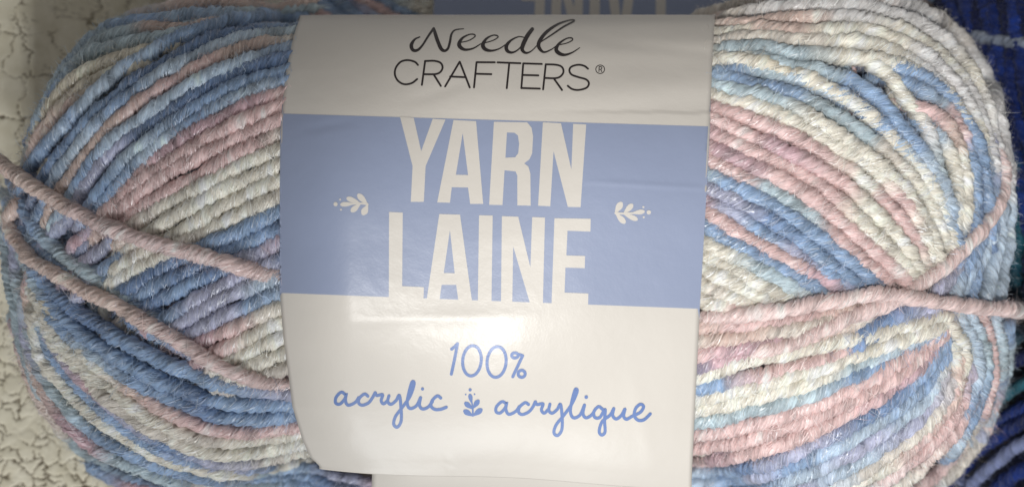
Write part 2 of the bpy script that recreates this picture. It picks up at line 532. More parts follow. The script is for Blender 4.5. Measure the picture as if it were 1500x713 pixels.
LEFT_FAN = [
    ([(431, 27), (364, 27), (296, 42), (229, 71), (175, 105), (125, 152), (84, 194), (47, 242), (25, 300), (14, 350)], 'BBBLBBT', .25, 1.0),
    ([(431, 42), (370, 45), (303, 60), (252, 87), (189, 126), (135, 174), (82, 236), (45, 300), (30, 350)], 'BDDBDV', .05, .95),
    ([(425, 50), (360, 56), (303, 76), (245, 106), (189, 142), (145, 180), (98, 238), (60, 310), (46, 360)], 'TLLBLBT', .25, 1.0),
    ([(421, 60), (357, 70), (286, 102), (215, 144), (162, 186), (118, 240), (84, 292), (66, 335)], 'GNPNNN', .15, .95),
    ([(420, 73), (370, 86), (318, 106), (255, 140), (190, 188), (141, 232), (108, 282), (86, 325)], 'BLLLBT', .25, 1.05),
    ([(417, 88), (370, 98), (303, 128), (237, 170), (168, 220), (130, 266), (104, 315)], 'DDDVV', .05, 1.0),
    ([(415, 106), (370, 118), (330, 136), (280, 162), (235, 194), (185, 234), (150, 276), (122, 325)], 'BBBLBV', .25, 1.0),
    ([(413, 122), (354, 140), (296, 172), (242, 204), (199, 242), (164, 284), (140, 325)], 'BLBLBB', .25, 1.05),
    ([(411, 138), (370, 150), (303, 184), (250, 215), (205, 254), (170, 292), (145, 330)], 'PMMPM', .1, 1.0),
    ([(409, 156), (350, 180), (290, 212), (245, 240), (198, 272), (165, 304), (140, 338)], 'PPPPN', .25, 1.05),
    ([(408, 178), (350, 202), (300, 226), (250, 252), (205, 280), (165, 318), (145, 345)], 'PPPPN', .25, 1.05),
    ([(407, 200), (350, 222), (290, 258), (235, 288), (200, 312), (170, 340)], 'GPPPP', .2, 1.05),
    ([(405, 222), (350, 244), (300, 272), (245, 300), (205, 325), (180, 350)], 'CCCGN', .25, 1.05),
    ([(404, 245), (350, 266), (300, 292), (250, 320), (215, 345), (180, 372)], 'CCCCG', .25, 1.05),
    ([(404, 267), (350, 290), (310, 311), (266, 338), (228, 358), (190, 384), (165, 400)], 'CCCCCY', .25, 1.05),
    ([(404, 290), (360, 308), (318, 330), (280, 350), (238, 374), (195, 398), (158, 420)], 'GCCGCCY', .25, 1.05),
    ([(404, 313), (350, 338), (305, 358), (262, 380), (220, 402), (178, 430)], 'BBBDDD', .2, 1.1),
    ([(404, 338), (360, 356), (320, 376), (280, 396), (235, 416), (190, 444)], 'DBDDBD', .2, 1.1),
    ([(404, 360), (368, 378), (330, 394), (285, 414), (240, 436), (205, 456)], 'MVDBDD', .2, 1.1),
    ([(404, 383), (370, 396), (333, 412), (298, 434), (262, 456), (225, 478)], 'DVVVBM', .25, 1.05),
    ([(404, 408), (365, 420), (330, 436), (295, 456), (260, 478)], 'BLVVV', .25, 1.1),
    ([(404, 430), (370, 444), (335, 460), (300, 478), (265, 496)], 'LBVVM', .2, 1.05),
    ([(405, 452), (370, 466), (330, 484), (284, 504)], 'CGPMM', .25, 1.05),
    ([(407, 474), (370, 490), (330, 510), (290, 530)], 'CCPM', .25, 1.05),
    ([(410, 496), (375, 510), (340, 526), (310, 545)], 'CCCG', .25, 1.05),
    ([(412, 518), (385, 528), (350, 542), (325, 560)], 'CCCG', .25, 1.0),
    ([(414, 540), (385, 548), (355, 560), (335, 570)], 'GGCM', .2, 1.0),
    # the dusky hollow where the windings turn over
    ([(150, 330), (120, 352), (95, 380), (70, 410)], 'VMBV', .0, 1.0),
    ([(170, 350), (140, 372), (112, 398), (85, 430)], 'BVMB', .0, 1.0),
    ([(110, 312), (80, 340), (55, 372)], 'BVB', .0, 1.0),
    ([(190, 368), (160, 392), (135, 415), (110, 440)], 'TBVB', .1, 1.05),
    ([(150, 402), (190, 432), (235, 462), (280, 492)], 'TBDB', -.2, 1.1),
    ([(130, 360), (100, 385), (72, 392), (48, 380)], 'VDBT', -.3, 1.0),
    ([(210, 478), (250, 500), (300, 522), (340, 540)], 'DBVM', -.3, 1.1),
    ([(28, 285), (40, 316), (70, 354), (105, 384), (140, 408), (196, 446), (240, 474)], 'BDBBTTB', .3, 1.05),
    ([(14, 300), (28, 330), (60, 366), (100, 398), (150, 430), (210, 466), (260, 494)], 'TTBBBBD', .1, 1.0),
]
LOWER_LEFT = [
    ([(30, 350), (60, 405), (106, 450), (160, 488), (225, 522), (290, 550), (350, 566), (419, 573)], 'TBBBDBBV', .25, 1.1),
    ([(40, 385), (75, 442), (120, 488), (175, 526), (240, 560), (310, 586), (370, 593), (421, 591)], 'TTBBBDBB', .25, 1.1),
    ([(70, 458), (125, 508), (185, 550), (250, 582), (320, 607), (375, 613), (424, 609)], 'TBLBDBB', .25, 1.1),
    ([(60, 425), (95, 480), (140, 530), (199, 574), (255, 606), (325, 630), (380, 630), (428, 624)], 'YYCNPPP', .2, 1.05),
    ([(52, 430), (80, 485), (120, 530), (170, 574), (225, 612), (290, 640), (360, 644), (430, 634)], 'YCCCCGCC', .25, 1.15),
    ([(60, 460), (85, 505), (130, 556), (180, 598), (240, 636), (310, 660), (370, 660), (434, 648)], 'CCCGGCCC', .2, 1.15),
    ([(66, 480), (90, 520), (135, 570), (185, 612), (245, 652), (310, 674), (370, 676), (438, 662)], 'BVMVDVGC', .05, .95),
    ([(58, 470), (78, 520), (120, 570), (175, 618), (235, 658), (290, 678), (345, 684), (440, 674)], 'TBBBVBCC', .1, 1.0),
    ([(46, 445), (55, 500), (78, 545), (115, 586), (160, 622), (213, 655), (270, 678), (330, 690), (440, 684)], 'GCCCCCCTB', .3, 1.15),
    ([(36, 430), (44, 500), (68, 556), (105, 602), (150, 640), (210, 672), (266, 690), (340, 702), (440, 696)], 'TVTBBBLBB', .2, 1.05),
    ([(40, 500), (60, 560), (95, 612), (142, 654), (200, 684), (270, 704), (360, 712), (440, 708)], 'TNMTTGTB', .1, 1.1),
    ([(30, 490), (50, 560), (85, 618), (130, 664), (190, 700), (260, 722), (360, 728), (440, 722)], 'TMNGTBMB', 0, 1.1),
    ([(150, 690), (220, 722), (320, 742), (440, 738)], 'BMPB', 0, 1.1),
    ([(470, 690), (500, 700), (540, 706), (600, 712)], 'BVMP', .0, 1.0),
    ([(440, 690), (480, 708), (540, 720), (600, 724)], 'BDVP', .0, 1.1),
    # left outline
    ([(20, 300), (10, 340), (14, 400), (26, 460), (40, 520), (62, 580)], 'TTTTVM', .1, 1.0),
    ([(30, 330), (22, 380), (32, 440), (46, 500), (70, 560)], 'BVTTM', .1, 1.0),
    ([(52, 385), (42, 412), (42, 446), (54, 490)], 'NPNG', .15, .95),
]
UPPER_RIGHT = [
    ([(1040, 20), (1090, 6), (1170, -6), (1260, -6), (1330, 8), (1386, 36), (1424, 76), (1452, 130), (1466, 190), (1474, 250)], 'GGNWGWWWG', .1, 1.15),
    ([(1044, 32), (1128, 14), (1229, 8), (1308, 20), (1366, 46), (1406, 84), (1436, 135), (1452, 190), (1466, 250)], 'GNGWWWCWG', .25, 1.1),
    ([(1046, 42), (1110, 34), (1180, 27), (1250, 26), (1310, 40), (1360, 66), (1398, 104), (1428, 150), (1446, 205), (1458, 260)], 'GNNWCCWWV', .2, 1.1),
    ([(1046, 54), (1110, 44), (1180, 48), (1260, 44), (1325, 64), (1368, 92), (1406, 134), (1430, 180), (1442, 240)], 'CCNCCWWCB', .25, 1.15),
    ([(1046, 66), (1120, 56), (1190, 60), (1260, 62), (1320, 82), (1362, 110), (1398, 152), (1420, 200), (1436, 260)], 'GGGCCWCBB', .2, 1.1),
    ([(1046, 78), (1110, 70), (1170, 80), (1226, 82), (1285, 90), (1340, 102)], 'CTTCCC', .25, 1.1),
    ([(1046, 94), (1100, 86), (1150, 96), (1205, 106), (1252, 122), (1288, 148), (1316, 182), (1342, 214), (1374, 262), (1398, 320)], 'CCTTBBBLLB', .25, 1.15),
    ([(1046, 108), (1095, 104), (1150, 114), (1200, 128), (1245, 148), (1280, 176), (1312, 206), (1348, 246), (1376, 290), (1392, 340)], 'TBTLBBLBLB', .05, 1.1),
    ([(1045, 88), (1110, 94), (1160, 110), (1212, 131), (1258, 158), (1292, 185), (1332, 229), (1366, 276), (1388, 330), (1397, 372)], 'CCYCCCCCCC', .3, 1.15),
    ([(1044, 112), (1095, 122), (1145, 134), (1195, 152), (1246, 182), (1290, 216), (1330, 254), (1362, 298), (1384, 350)], 'TBBTTGCCC', .1, 1.05),
    ([(1044, 126), (1110, 140), (1165, 158), (1206, 185), (1252, 215), (1295, 250), (1338, 296), (1366, 350), (1374, 380)], 'TTTCCCCCC', .25, 1.15),
    ([(1044, 142), (1110, 158), (1162, 180), (1212, 206), (1262, 236), (1308, 276), (1345, 325), (1362, 372)], 'CCCCCCPCC', .25, 1.15),
    ([(1043, 158), (1096, 174), (1156, 198), (1212, 230), (1255, 256), (1300, 300), (1338, 348), (1354, 385)], 'PPPPCPPC', .2, 1.15),
    ([(1042, 176), (1112, 206), (1175, 234), (1230, 266), (1280, 310), (1320, 356), (1345, 394)], 'PPMPCCC', .25, 1.15),
    ([(1042, 196), (1096, 220), (1160, 248), (1222, 290), (1270, 336), (1312, 376), (1336, 402)], 'MPPPCCC', .25, 1.15),
    ([(1040, 216), (1095, 240), (1150, 266), (1208, 306), (1258, 350), (1300, 388), (1325, 412)], 'PMPPPPP', .25, 1.15),
    ([(1040, 236), (1085, 258), (1138, 284), (1196, 324), (1246, 366), (1290, 404)], 'PPTTPPP', .2, 1.1),
    ([(1038, 256), (1080, 276), (1130, 300), (1185, 338), (1235, 378), (1280, 412)], 'TBBBBD', .25, 1.15),
    ([(1038, 276), (1075, 294), (1125, 322), (1175, 355), (1222, 392), (1262, 418)], 'VVDBBD', .2, 1.15),
    ([(1037, 294), (1075, 314), (1120, 342), (1165, 372), (1210, 402), (1245, 422)], 'MVBVBV', .2, 1.05),
    ([(1036, 312), (1083, 340), (1134, 370), (1185, 398), (1228, 420)], 'PPPPMV', .3, 1.1),
    ([(1035, 332), (1078, 358), (1125, 384), (1170, 406), (1205, 426)], 'BBBBT', .2, 1.15),
    ([(1034, 354), (1080, 378), (1122, 400), (1160, 420), (1190, 436)], 'CCTTG', .25, 1.15),
    ([(1033, 376), (1075, 396), (1115, 418), (1150, 438)], 'CCCCG', .25, 1.15),
    ([(1032, 398), (1070, 414), (1110, 434), (1140, 450)], 'CCCG', .25, 1.15),
    ([(1031, 420), (1065, 432), (1105, 448)], 'CGCG', .2, 1.15),
    ([(1030, 440), (1065, 448), (1105, 458)], 'GCPP', .1, 1.1),
    # right-hand inner turns
    ([(1276, 92), (1305, 116), (1335, 156), (1358, 190), (1368, 226), (1382, 280)], 'CCCWTL', .3, 1.1),
    ([(1300, 96), (1330, 104), (1365, 122), (1396, 150), (1420, 190), (1436, 232), (1446, 290), (1448, 350)], 'BBBBBBBD', .35, 1.15),
    ([(1310, 118), (1345, 130), (1380, 152), (1404, 186), (1420, 230), (1428, 290), (1424, 350)], 'BBLPBBBD', .25, 1.1),
    ([(1340, 158), (1368, 166), (1392, 190), (1408, 230), (1414, 280), (1410, 330)], 'PPNCCL', .25, 1.1),
    ([(1350, 185), (1380, 205), (1398, 240), (1402, 290), (1398, 335)], 'BLCCL', .2, 1.1),
    ([(1300, 170), (1335, 206), (1364, 246), (1386, 300), (1400, 350), (1400, 385)], 'BBLLBB', .25, 1.15),
    ([(1420, 220), (1430, 270), (1424, 330), (1400, 390)], 'BDDD', .0, 1.1),
    ([(1448, 200), (1456, 260), (1448, 320), (1430, 370), (1412, 420)], 'VVBBL', .15, 1.1),
    ([(1466, 210), (1476, 270), (1478, 340), (1470, 400), (1462, 450)], 'GWWLL', .15, 1.0),
    ([(1470, 300), (1464, 350), (1452, 400), (1442, 450)], 'LBLL', .15, 1.1),
    ([(1450, 340), (1436, 380), (1424, 420), (1416, 460)], 'BLBL', .15, 1.1),
    ([(1428, 366), (1410, 398), (1396, 430), (1388, 470)], 'DBLV', .1, 1.1),
    ([(1405, 390), (1380, 418), (1362, 440)], 'DVV', .0, 1.1),
]
LOWER_RIGHT = [
    ([(1028, 478), (1090, 474), (1160, 468), (1225, 458), (1280, 446)], 'NPPNP', .05, 1.15),
    ([(1028, 498), (1085, 492), (1150, 484), (1215, 472), (1270, 462)], 'GNGGM', .15, 1.15),
    ([(1027, 516), (1085, 510), (1140, 502), (1200, 488), (1255, 474)], 'PMMNG', .15, 1.15),
    ([(1026, 536), (1070, 524), (1120, 514), (1170, 502)], 'DMPM', .0, 1.1),
    ([(1208, 508), (1255, 490), (1300, 470), (1340, 452), (1380, 448)], 'VDDVB', .05, 1.15),
    ([(1230, 514), (1285, 486), (1330, 466), (1370, 458)], 'DDVB', .05, 1.1),
    ([(1024, 550), (1081, 533), (1140, 519), (1190, 508), (1258, 494), (1329, 476), (1390, 464)], 'CCCCCCC', .35, 1.1),
    ([(1024, 566), (1070, 558), (1113, 548), (1160, 538), (1205, 526), (1250, 510)], 'BBPPPV', .15, 1.1),
    ([(1023, 582), (1099, 566), (1187, 543), (1276, 514), (1340, 490), (1385, 474)], 'CCCCCCC', .3, 1.15),
    ([(1022, 600), (1099, 584), (1187, 560), (1270, 530), (1330, 504), (1380, 480)], 'CCCTLB', .2, 1.15),
    ([(1021, 618), (1099, 601), (1187, 577), (1276, 542), (1335, 510), (1380, 484)], 'TTTBBV', .25, 1.1),
    ([(1021, 636), (1116, 618), (1205, 588), (1294, 542), (1345, 508), (1384, 478)], 'PPPPPPM', .3, 1.15),
    ([(1020, 655), (1116, 636), (1205, 605), (1295, 560), (1348, 520), (1386, 484)], 'PPPPPPP', .3, 1.15),
    ([(1020, 672), (1100, 662), (1190, 630), (1280, 584), (1345, 536), (1384, 494)], 'PPMPPMV', .25, 1.15),
    ([(1022, 690), (1085, 684), (1150, 668), (1230, 632), (1310, 582), (1358, 536), (1388, 496)], 'LBBDVDBB', .2, 1.15),
    ([(1020, 708), (1090, 698), (1170, 676), (1245, 642), (1318, 594), (1362, 552), (1388, 510)], 'LBBVBLBB', .25, 1.15),
    ([(1030, 728), (1110, 716), (1190, 690), (1260, 656), (1325, 610), (1362, 572), (1382, 530)], 'LBBBLVLG', .25, 1.15),
    ([(1060, 742), (1150, 722), (1220, 694), (1280, 662), (1335, 620), (1366, 585), (1380, 545)], 'BLBVLVG', .2, 1.15),
    ([(1160, 742), (1225, 712), (1285, 676), (1340, 636), (1376, 596), (1392, 556)], 'LVBLGGV', .25, 1.15),
    ([(1200, 740), (1250, 712), (1300, 680), (1350, 640), (1385, 600), (1402, 560), (1400, 520)], 'NPPPCPNN', .3, 1.1),
    ([(1240, 740), (1290, 706), (1340, 668), (1380, 630), (1406, 590), (1416, 550)], 'LLGWPPV', .25, 1.15),
    ([(1280, 740), (1330, 700), (1370, 662), (1402, 624), (1420, 590)], 'PPGGPB', .25, 1.1),
    ([(1310, 744), (1360, 702), (1404, 660), (1430, 624), (1444, 590)], 'GPGVBL', .25, 1.15),
    ([(1345, 744), (1384, 704), (1420, 664), (1446, 620), (1458, 580)], 'GWGGPV', .2, 1.15),
    # loops that turn over at the end
    ([(1372, 470), (1392, 482), (1408, 506), (1412, 532), (1398, 562)], 'CCCCN', .45, 1.15),
    ([(1376, 500), (1394, 512), (1400, 540), (1396, 572), (1378, 606)], 'CCNPN', .3, 1.1),
    ([(1400, 462), (1420, 490), (1430, 530), (1424, 575), (1404, 620)], 'TLLBB', .25, 1.15),
    ([(1418, 460), (1436, 496), (1444, 540), (1434, 586), (1412, 630), (1390, 664)], 'LTBLBB', .2, 1.15),
    ([(1434, 462), (1450, 500), (1454, 548), (1444, 594), (1424, 640)], 'PPPGL', .3, .95),
    ([(1452, 462), (1464, 505), (1464, 555), (1450, 605), (1428, 650)], 'LTBLG', .2, 1.1),
    ([(1474, 470), (1474, 520), (1462, 575), (1440, 630)], 'TBTV', .1, 1.1),
]
LOOSE = [
    ([(-14, 230), (6, 243), (53, 276), (100, 304), (150, 330), (228, 358), (316, 380), (380, 398), (412, 406)], 'RRRRRQQQQ', 1.55, 1.04),
    ([(24, 300), (12, 322), (20, 348), (46, 378), (105, 414), (170, 448), (224, 476), (275, 508), (319, 534), (362, 552), (420, 564)], 'RRRRRRQQQQ', 1.45, 1.02),
    ([(1024, 466), (1083, 462), (1156, 451), (1229, 437), (1283, 431), (1338, 435), (1411, 447), (1470, 453), (1494, 454)], 'QQQQQQQQQ', 1.65, 1.04),
    ([(1462, 225), (1472, 262), (1464, 296), (1440, 334), (1400, 376), (1355, 412), (1305, 440), (1250, 463), (1205, 484), (1155, 503), (1105, 517)], 'RQQQQQQQQQ', .95, 1.02),
]

ball = bpy.data.objects.new('yarn_ball', None)
COL.objects.link(ball)
ball.location = (0, 0, -0.040)
ball['label'] = 'plump ball of variegated blue, pink and cream yarn with its label facing up'
ball['category'] = 'yarn'
ball['group'] = 'labelled pastel yarn balls'
OFF = -Vector(ball.location)


def lay(body, spec, parent, name, mat=M_YARN, fib=1.75, dive=True, off=None):
    pts, code, lift, rf = spec
    pts = np.array(pts, float)
    d0 = pts[0] - pts[1]; d0 /= np.linalg.norm(d0)
    d1 = pts[-1] - pts[-2]; d1 /= np.linalg.norm(d1)
    pts = np.vstack([pts[0] + d0 * 28, pts, pts[-1] + d1 * 22])
    q = catmull(pts, 2.5)
    q = resample(q, 2.5)
    n = len(q)
    R = R0 * rf
    e0 = np.clip(np.arange(n) * 2.5 / 42, 0, 1)
    e1 = np.clip(np.arange(n)[::-1] * 2.5 / 42, 0, 1)
    l = lift * R * np.ones(n)
    if dive:
        l = l - (1 - sstep(e0, 0, 1)) * (lift + 1.0) * R - (1 - sstep(e1, 0, .75)) * (lift + .7) * R
    l = l + 0.10 * R * noise1(n, 14)
    if body is BALL:
        dist = np.maximum(np.maximum(410 - q[:, 0], q[:, 0] - 1036), 0)
        f = sstep(dist, 0, 75)
        l = l * f - .35 * R * (1 - f)
    P = body.drape(q, l)
    me = strand_mesh(P, code, R, body.up, mat=mat, fib=fib)
    o = link(name, me, parent)
    o.location = off if off is not None else OFF
    return o


def core(body, parent, rgb, mat, off):
    """the tight inner mass that the windings lie on"""
    nu, nv = 64, 32
    u = np.linspace(0, 2 * np.pi, nu, endpoint=False)
    v = np.linspace(-np.pi / 2 + .02, np.pi / 2 - .02, nv)
    Uu, Vv = np.meshgrid(u, v)
    d = np.stack([np.cos(Vv) * np.cos(Uu), np.cos(Vv) * np.sin(Uu), np.sin(Vv)], -1).reshape(-1, 3)
    lo, hi = np.zeros(len(d)), np.full(len(d), 1.5)
    for _ in range(22):
        m = .5 * (lo + hi)
        val = np.abs(m * d[:, 0]) ** body.p + np.abs(m * d[:, 1]) ** body.q + (m * d[:, 2]) ** 2
        lo, hi = np.where(val < 1, m, lo), np.where(val < 1, hi, m)
    P = lo[:, None] * d
    sh = 5.0 * R0
    V = body.c + np.stack([P[:, 0] * (body.a - sh), P[:, 1] * (body.bfun(P[:, 0] * body.a) - sh), P[:, 2] * (body.H - sh)], 1)
    idx = np.arange(nu * nv).reshape(nv, nu)
    F = np.stack([idx[:-1], np.roll(idx[:-1], -1, 1), np.roll(idx[1:], -1, 1), idx[1:]], -1).reshape(-1, 4)
    c4 = np.ones((len(V), 4)); c4[:, :3] = rgb
    suv = V / R0 * .9
    me = mesh_np('core', V, F, mat, {'col': ('FLOAT_COLOR', c4), 'suv': ('FLOAT_VECTOR', suv)})
    o = link('core', me, parent)
    o.location = off


def windings(body, parent, count, codes, mat, off, tilt, shrink, fib=.12, R=R0 * 1.1):
    for i in range(count):
        az = (i + rng.uniform(-.3, .3)) / count * 2 * math.pi
        tl = tilt * rng.uniform(.75, 1.15)
        nrm = (math.cos(tl), math.sin(tl) * math.cos(az), math.sin(tl) * math.sin(az))
        P = body.loop(nrm, shrink * rng.uniform(.8, 1.2), rng.uniform(-.12, .12))
        code = ''.join(rng.choice(list(codes), 7))
        me = strand_mesh(P, code, R, body.up, K=10, step=0.0015, fib=fib, mat=mat, taper=False, fly=.3)
        o = link('inner_strand', me, parent)
        o.location = off


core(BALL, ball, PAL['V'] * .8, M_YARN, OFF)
windings(BALL, ball, 46, 'BLCPTVBCMTB', M_YARN, OFF, 0.80, 2.0 * R0)
windings(BALL, ball, 34, 'BDVMTB', M_YARN, OFF, 0.62, 3.6 * R0, fib=.03)
for grp in (UPPER_LEFT_DEEP, LEFT_FAN, LOWER_LEFT, UPPER_RIGHT, LOWER_RIGHT):
    for sp in grp:
        lay(BALL, sp, ball, 'strand')
for sp in LOOSE:
    lay(BALL, sp, ball, 'loose_strand', fib=2.0)

# ------------------------------------------------------------------ paper label
LE = np.array([(20, 440), (40, 431), (60, 424), (100, 414), (150, 408), (190, 405), (300, 404), (430, 404), (500, 409), (600, 421), (650, 436), (675, 448), (688, 462), (760, 470)], float)
RE = np.array([(20, 1048), (190, 1042), (450, 1027), (640, 1020), (713, 1016), (780, 1014)], float)
HL = 0.0462
BT, BB = 328 * S, 374 * S


def label_point(th, u, inset=0.0, left=None):
    """th from 0 (top rim) to pi (bottom rim), beyond that round the back"""
    b = np.where(np.cos(th) >= 0, BT, BB) - inset
    c, s = np.cos(th), np.sin(th)
    e = 2 / np.where(c >= 0, 2.35, 3.6)
    y = b * np.sign(c) * np.abs(c) ** e
    z = (HL - inset) * np.sign(s) * np.abs(s) ** e
    zf = np.maximum(z, -0.004)
    py = 356.5 - y / S * D / (D - zf)
    xl = np.interp(py, LE[:, 0], LE[:, 1]) if left is None else left + 0 * py
    xr = np.interp(py, RE[:, 0], RE[:, 1])
    px = xl + (xr - xl) * u
    x = (px - 750) * S * (D - zf) / D
    # the paper bows over the ball: it falls away to both cut edges, more to the left
    front = np.clip(s, 0, 1)
    zz = z - front * (0.0050 * np.clip((0.185 - u) / 0.185, 0, 1) ** 2.0 + 0.0022 * np.clip((u - .70) / .30, 0, 1) ** 1.8)
    # a soft fold runs across below the stripe
    zz = zz - front * 0.00016 * np.log1p(np.exp(np.clip((-y - .0152 - .0012 * (u - .35)) / .0021, -30, 30)))
    # slack in the paper
    zz = zz + front * (0.00050 * np.sin(u * 7.0 + 1.0) * np.sin(th * 5.2 + .6) + 0.00028 * np.sin(u * 13 + th * 4) + .00022 * np.sin(th * 23 + u * 5) * sstep(u, .25, .9) * (th < 1.1))
    # handling creases: a long faint one right of the lettering, short ones near the top and the cut end
    def crease(x0, y0, x1, y1, h, w):
        t = np.clip(((px - x0) * (x1 - x0) + (py - y0) * (y1 - y0)) / ((x1 - x0) ** 2 + (y1 - y0) ** 2), 0, 1)
        d = np.hypot(px - x0 - t * (x1 - x0), py - y0 - t * (y1 - y0))
        return h * np.exp(-(d / w) ** 2) * np.sin(np.pi * np.clip(t * .9 + .05, 0, 1)) ** .5
    zz = zz + front * (crease(860, 266, 1045, 276, .00010, 3.5) + crease(880, 62, 1050, 76, -.00040, 9) + crease(690, 40, 860, 60, .00016, 7)
                       + crease(600, 150, 690, 118, -.00022, 10) + crease(440, 190, 520, 178, -.00012, 7) + crease(930, 560, 960, 700, .00010, 12) + crease(655, 664, 662, 700, .00022, 3)
                       + crease(500, 470, 780, 462, .00012, 9))
    return np.stack([x, y, zz], -1)


def sheet(ths, us, inset=0.0, left=None):
    TH, UU = np.meshgrid(ths, us, indexing='ij')
    V = label_point(TH, UU, inset, left)
    n, m = TH.shape
    idx = np.arange(n * m).reshape(n, m)
    F = np.stack([idx[:-1, :-1], idx[1:, :-1], idx[1:, 1:], idx[:-1, 1:]], -1).reshape(-1, 4)
    return V.reshape(-1, 3), F


def thicken(V, F, t):
    """closed thin sheet of thickness t below the given surface"""
    me = mesh_np('tmp', V, F, M_PAPER)
    nrm = np.zeros(len(V) * 3, np.float32)
    me.vertex_normals.foreach_get('vector', nrm)
    bpy.data.meshes.remove(me)
    return V - nrm.reshape(-1, 3) * t


def paper_sheet(name, V, F, shape, parent, t=0.00022):
    n, m = shape
    V2 = thicken(V, F, t)
    k = len(V)
    idx = np.arange(k).reshape(n, m)
    ring = np.r_[idx[0, :], idx[1:, -1], idx[-1, -2::-1], idx[-2:0:-1, 0]]
    rn = np.roll(ring, -1)
    rim = np.stack([ring, rn, rn + k, ring + k], -1)
    me = mesh_np(name, np.vstack([V, V2]), np.vstack([F, F[:, ::-1] + k, rim]), M_PAPER)
    o = link(name, me, parent)
    return o


us = np.linspace(0, 1, 91)
# the outer end of the band is cut at a slant low on the front
dense = np.linspace(2.0, math.pi - .01, 400)
th_end = []
for u in us:
    p = label_point(dense, u + 0 * dense)
    py = 356.5 - p[:, 1] / S * D / (D - p[:, 2])
    th_end.append(np.interp(686 + 28 * u ** .9 + 2.5 * math.sin(u * 9), py, dense))
th_end = np.array(th_end)
v_ = np.r_[np.linspace(-.46, 0, 24)[:-1], np.linspace(0, .93, 260)[:-1], np.linspace(.93, 1, 24)]
TH = v_[:, None] * th_end[None]
LV = label_point(TH, np.repeat(us[None], len(v_), 0))
curl = np.clip((v_ - .955) / .045, 0, 1)[:, None] ** 1.5
LV[..., 2] += .0003 * curl
LV = LV.reshape(-1, 3)
i_ = np.arange(len(LV)).reshape(TH.shape)
LF = np.stack([i_[:-1, :-1], i_[1:, :-1], i_[1:, 1:], i_[:-1, 1:]], -1).reshape(-1, 4)
label = paper_sheet('paper_label', LV, LF, TH.shape, ball)
label.location = OFF
label['label'] = 'white paper band with a printed blue stripe and lettering'
tv, tf = sheet(np.linspace(2.1, 2 * math.pi - 1.2, 90), np.linspace(0, 1, 60), inset=0.00045, left=541)
tail = paper_sheet('label_tail', tv, tf, (90, 60), label)

BVH = BVHTree.FromPolygons([Vector(v) for v in LV], [tuple(int(i) for i in f) for f in LF])
CAM = Vector((0, 0, D))


def onto_label(pts, offs):
    out = []
    last = Vector((0, 0, 0))
    for (px, py), of in zip(pts, offs):
        d = (Vector(((px - 750) * S, (356.5 - py) * S, 0)) - CAM).normalized()
        h, nn, _, _ = BVH.ray_cast(CAM, d)
        if h is None:
            h, nn, _, _ = BVH.find_nearest(CAM + d * (D - HL * .5))
        if nn.dot(d) > 0:
            nn = -nn
        last = h + nn * of
        out.append(last)
    return np.array(out)


def print_part(name, faces, pts, offs, mat):
    V = onto_label(pts, offs)
    me = bpy.data.meshes.new(name)
    me.from_pydata([tuple(v) for v in V], [], faces)
    me.polygons.foreach_set('use_smooth', np.ones(len(faces), bool))
    me.materials.append(mat)
    me.update()
    return link(name, me, label)


def patch(name, quad, mat, off, nx=90, ny=40):
    a, b, c, d = [np.array(q, float) for q in quad]
    pts, faces = [], []
    for j in range(ny + 1):
        for i in range(nx + 1):
            u, v = i / nx, j / ny
            pts.append((a * (1 - u) + b * u) * (1 - v) + (d * (1 - u) + c * u) * v)
    for j in range(ny):
        for i in range(nx):
            k = j * (nx + 1) + i
            faces.append((k, k + nx + 1, k + nx + 2, k + 1))
    return print_part(name, faces, pts, [off] * len(pts), mat)


# the blue stripe follows the cut edges of the label
def stripe():
    nx, ny = 150, 110
    pts, faces = [], []
    for j in range(ny + 1):
        for i in range(nx + 1):
            u, v = i / nx, j / ny
            yl, yr = 166.5 + (428.5 - 166.5) * v, 185.5 + (452 - 185.5) * v
            xl, xr = np.interp(yl, LE[:, 0], LE[:, 1]) + .7, np.interp(yr, RE[:, 0], RE[:, 1]) - .7
            pts.append((xl + (xr - xl) * u, yl + (yr - yl) * u))
    for j in range(ny):
        for i in range(nx):
            k = j * (nx + 1) + i
            faces.append((k, k + nx + 1, k + nx + 2, k + 1))
    return print_part('blue_stripe', faces, pts, [0.00003] * len(pts), M_BLUE)


stripe()


def block_letter(loops, name, mat, off, org, f):
    cu = bpy.data.curves.new(name, 'CURVE')
    cu.dimensions = '2D'; cu.fill_mode = 'FRONT'
    for lp in loops:
        sp = cu.splines.new('POLY')
        sp.points.add(len(lp) - 1)
        for p, (x, y) in zip(sp.points, lp):
            p.co = (org[0] + x / f, org[1] + y / f, 0, 1)
        sp.use_cyclic_u = True
    o = bpy.data.objects.new(name, cu)
    COL.objects.link(o)
    me = bpy.data.meshes.new_from_object(o.evaluated_get(bpy.context.evaluated_depsgraph_get()))
    bm = bmesh.new(); bm.from_mesh(me)
    xs = [v.co.x for v in bm.verts]; ys = [v.co.y for v in bm.verts]
    for ax, lo, hi in ((0, min(xs), max(xs)), (1, min(ys), max(ys))):
        g = math.ceil(lo / 6) * 6
        while g < hi:
            co = [0, 0, 0]; co[ax] = g
            no = [0, 0, 0]; no[ax] = 1
            bmesh.ops.bisect_plane(bm, geom=bm.verts[:] + bm.edges[:] + bm.faces[:], plane_co=co, plane_no=no)
            g += 6
    bm.verts.index_update()
    pts = [(v.co.x, v.co.y) for v in bm.verts]
    faces = [tuple(v.index for v in fc.verts) for fc in bm.faces]
    bm.free()
    bpy.data.objects.remove(o); bpy.data.curves.remove(cu); bpy.data.meshes.remove(me)
    return print_part(name, faces, pts, [off] * len(pts), mat)


